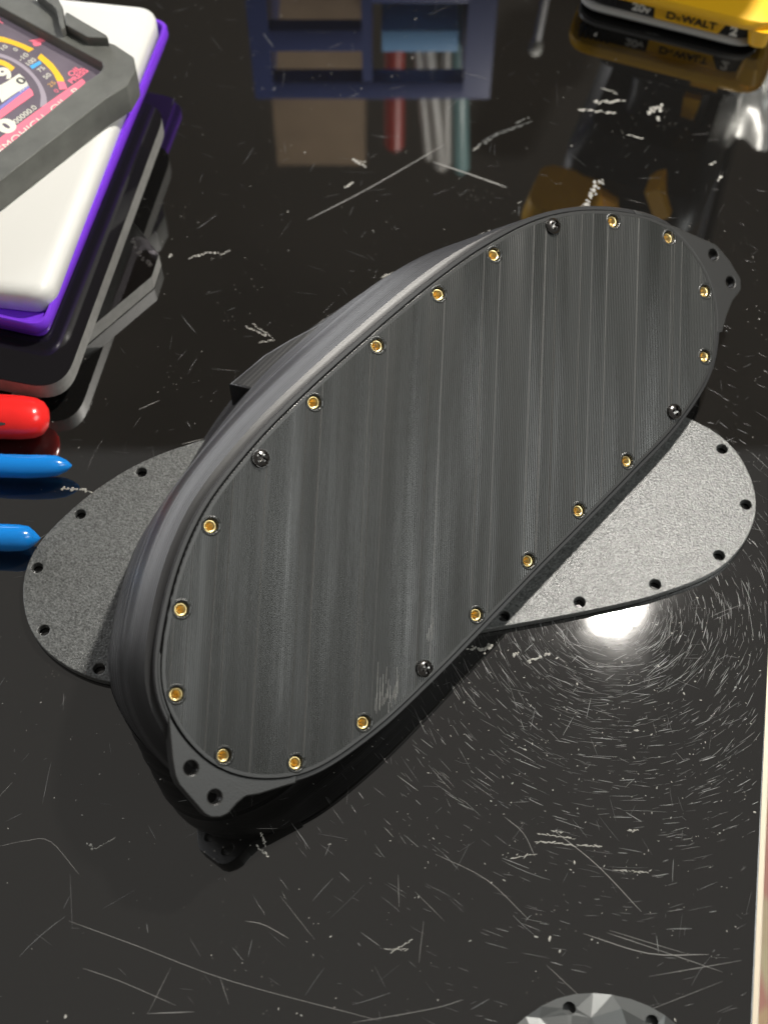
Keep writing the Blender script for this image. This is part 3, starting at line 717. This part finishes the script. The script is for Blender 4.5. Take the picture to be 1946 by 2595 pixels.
def fpl(name, pts, m, y0, y1=.002):
    P = ccw([Vector(p) for p in pts]); n = len(P); V = [(p.x, y, p.y) for y in (y1, y0) for p in P]
    return mesh(name, V, [tuple(range(n))[::-1], tuple(range(n, 2 * n))] + [(i, (i + 1) % n, n + (i + 1) % n, n + i) for i in range(n)], m, dr_)
fpl('brand_panel', [(.0318, .0058), (.0590, .0058), (.0622, .0130), (.0312, .0130)], M_YEL, .0002)
MT = Matrix.Rotation(math.pi / 2, 4, 'X')
def btext(s, x, z, size, m, bold=.0, sx=1.): text('printed_mark', s, Matrix.Translation((x, -.0000, z)) @ MT, size, m, dr_, .00008, bold, sx=sx)
btext('D', .0386, .0091, .0050, M_BLK, .00012, 1.1); btext('e', .0418, .0087, .0036, M_BLK, .0001, 1.1); btext('WALT', .0505, .0091, .0050, M_BLK, .00012, 1.05)
btext('20v', .0258, .0093, .0054, M_WHT, .0002); btext('2', .0652, .0090, .0062, M_WHT, .0003)
for k in range(6): stack('grip_rib', [(.0012 + k * .0024, .0026 + k * .0024, .0001, .004, .0003, .0074), (.0012 + k * .0024, .0026 + k * .0024, .0001, .004, .0003, .0150)], M_BLK)
stack('drill_foot', [(.008, .074, .018, .098, .012, .0238), (.006, .076, .016, .10, .012, .027), (.006, .076, .016, .10, .012, .0400), (.016, .066, .024, .08, .012, .050)], M_BLK)
fpl('indicator_plate', [(.052, .031), (.064, .031), (.064, .038), (.052, .038)], M_YEL, .0150, .0165)
stack('grip', [(.022, .062, .026, .075, .012, .048), (.024, .060, .022, .070, .012, .060), (.022, .062, .010, .072, .012, .072)], M_BLK)
stack('motor_housing', [(.012, .066, .002, .085, .012, .066), (.004, .072, -.014, .10, .018, .078), (.002, .074, -.018, .11, .020, .098), (.010, .068, -.014, .10, .016, .118)], M_BLK)
stack('gear_case', [(-.004, .026, -.040, -.012, .008, .080), (-.006, .028, -.044, -.010, .009, .090), (-.002, .024, -.040, -.012, .008, .106)], M_YEL)
stack('chuck', [(.002, .020, -.078, -.040, .007, .084), (.000, .022, -.078, -.040, .007, .092), (.002, .020, -.078, -.040, .007, .102)], M_BLK)
fpl('side_panel', [(.022, .082), (.034, .086), (.038, .098), (.030, .104), (.022, .100)], M_YEL, -.0195, -.010)
fpl('vent_stripe', [(.046, .074), (.052, .070), (.060, .086), (.054, .091)], M_YEL, -.0195, -.006)
fpl('trigger', [(.050, .050), (.058, .050), (.057, .062), (.051, .062)], M_YEL, .0200, .030)

# ------------------------------------------------------------------ things beyond the top edge, seen mirrored in the table
ob = empty('parts_organizer', 'blue plastic parts organizer mirrored in the table top behind the housing', 'organizer', loc=(-.005, .555, 0))
def obx(name, x0, x1, y0, y1, z0, z1, m): return box(name, x0, x1, y0, y1, z0, z1, m, ob, .0008)
obx('side_panel', -.062, -.052, 0, .085, 0, .118, M_BIN); obx('side_panel', .046, .060, 0, .085, 0, .118, M_BIN)
obx('top_bar', -.052, .046, 0, .010, .106, .118, M_BIN); obx('cross_bar', -.052, -.006, 0, .008, .072, .086, M_BIN); obx('divider', -.006, -.001, 0, .08, 0, .106, M_BIN)
obx('cross_bar', -.001, .046, 0, .008, .040, .056, M_BIN); obx('back_panel', -.052, .046, .08, .085, 0, .118, M_BLK); obx('drawer', .004, .042, .002, .07, .074, .088, M_SKY); obx('base', -.052, .046, 0, .08, 0, .012, M_BIN)
cb = box('cardboard_box', -.068, -.012, .645, .72, .0005, .262, M_CARD); props(cb, 'brown cardboard box mirrored in the table top, left of the pens', 'box')
M_RP, M_GP, M_TP = mat('red_pen', (.45, .05, .035), .4), mat('grey_pen', (.40, .385, .36), .4), mat('teal_pen', (.18, .32, .32), .4)
for x, dx, m, lab, z1, r in ((.006, 0, M_RP, 'fat red pen standing in the blue organizer, nearest the cardboard box', .197, .0055), (.016, .010, M_GP, 'thin grey pen leaning in the blue organizer beside the red pen', .206, .0026),
                          (.022, .012, M_GP, 'thick pale pen leaning in the middle of the blue organizer', .214, .0042), (.033, .004, M_GP, 'upright grey pen in the blue organizer beside the teal one', .212, .003), (.040, .006, M_TP, 'teal pen standing at the right end of the blue organizer', .216, .0048)):
    o = tube('pen', [Vector((x - dx, .60, .0125)), Vector((x, .598, z1 * .5)), Vector((x + dx, .596, z1 - .004)), Vector((x + dx * 1.04, .596, z1))], [r, r, r, r * .4], m, None, 12)
    props(o, lab, 'pen', 'pens in the blue organizer')
ro = empty('screwdriver', 'slim chrome screwdriver standing beside the blue organizer, seen mirrored', 'screwdriver')
M_CHR = mat('chrome', (.75, .76, .78), .4, .3)
tube('shaft', [Vector((.082, .56, .0)), Vector((.079, .56, .05)), Vector((.077, .56, .082))], [.0022, .0022, .0022], M_CHR, ro, 12)
tube('pommel', [Vector((.077, .56, .082)), Vector((.0768, .56, .085)), Vector((.0766, .56, .090)), Vector((.0764, .56, .093))], [.0022, .0034, .0034, .001], M_WHT, ro, 12)

# ------------------------------------------------------------------ desk lamp over the table: its round lit face is mirrored beside the cover
LP = Vector((.155, .425, .45)); LD = (Vector((.06, .22, 0)) - LP).normalized()
ML = Matrix.Translation(LP) @ LD.to_track_quat('-Z', 'Y').to_matrix().to_4x4()
dl = empty('desk_lamp', 'round desk lamp whose lit face makes the white glare spot beside the grey cover', 'lamp', M=ML)
M_LED = mat('lamp_diffuser', (.8, .8, .8), .5, emit=(1.0, .955, .88), es=LAMP)
dk = mesh('diffuser', [(p[0], p[1], 0) for p in circle(0, 0, .0150, 40)], [tuple(range(40))], M_LED, dl)
loft('lamp_shade', [[(x, y, z) for x, y in circle(0, 0, r, 40)] for r, z in ((.0152, -.001), (.024, -.001), (.026, .004), (.025, .020), (.018, .040), (.008, .050))], M_BLK, dl, True, (False, True))
ar = tube('lamp_arm', [Vector((.155, .43, .50)), Vector((.22, .62, .60)), Vector((.30, .90, .45)), Vector((.32, 1.0, .0))], [.006] * 4, M_BLK, None, 12)
ar.data.transform(ML.inverted()); ar.parent = dl

# ------------------------------------------------------------------ silvery pouch behind the drill, only its mirror image is in the picture
V, F = [], []
nx, nz = 10, 14
for k in (0, 1):
    for i in range(nx + 1):
        for j in range(nz + 1):
            a, b = i / nx, j / nz
            wv = .004 * math.sin(9 * a + 4 * b) + .003 * math.sin(17 * a - 6 * b)
            V.append((.165 + .045 * a * (.55 + .45 * b), .50 + .03 * b + wv + k * (.0012 + .012 * math.sin(math.pi * a)), .0005 + .125 * b))
q = (nx + 1) * (nz + 1)
for i in range(nx):
    for j in range(nz):
        c = i * (nz + 1) + j
        F.append((c, c + 1, c + nz + 2, c + nz + 1)); F.append((q + c, q + c + nz + 1, q + c + nz + 2, q + c + 1))
edge = [i * (nz + 1) for i in range(nx + 1)] + [nx * (nz + 1) + j for j in range(1, nz + 1)] + [i * (nz + 1) + nz for i in range(nx - 1, -1, -1)] + [j for j in range(nz - 1, 0, -1)]
for i in range(len(edge)):
    c, d = edge[i], edge[(i + 1) % len(edge)]; F.append((c, d, q + d, q + c))
props(mesh('foil_pouch', V, F, mat('foil', (.62, .62, .60), .35, .6), None, True, 50), 'crumpled silvery pouch mirrored in the table to the right of the drill', 'pouch')
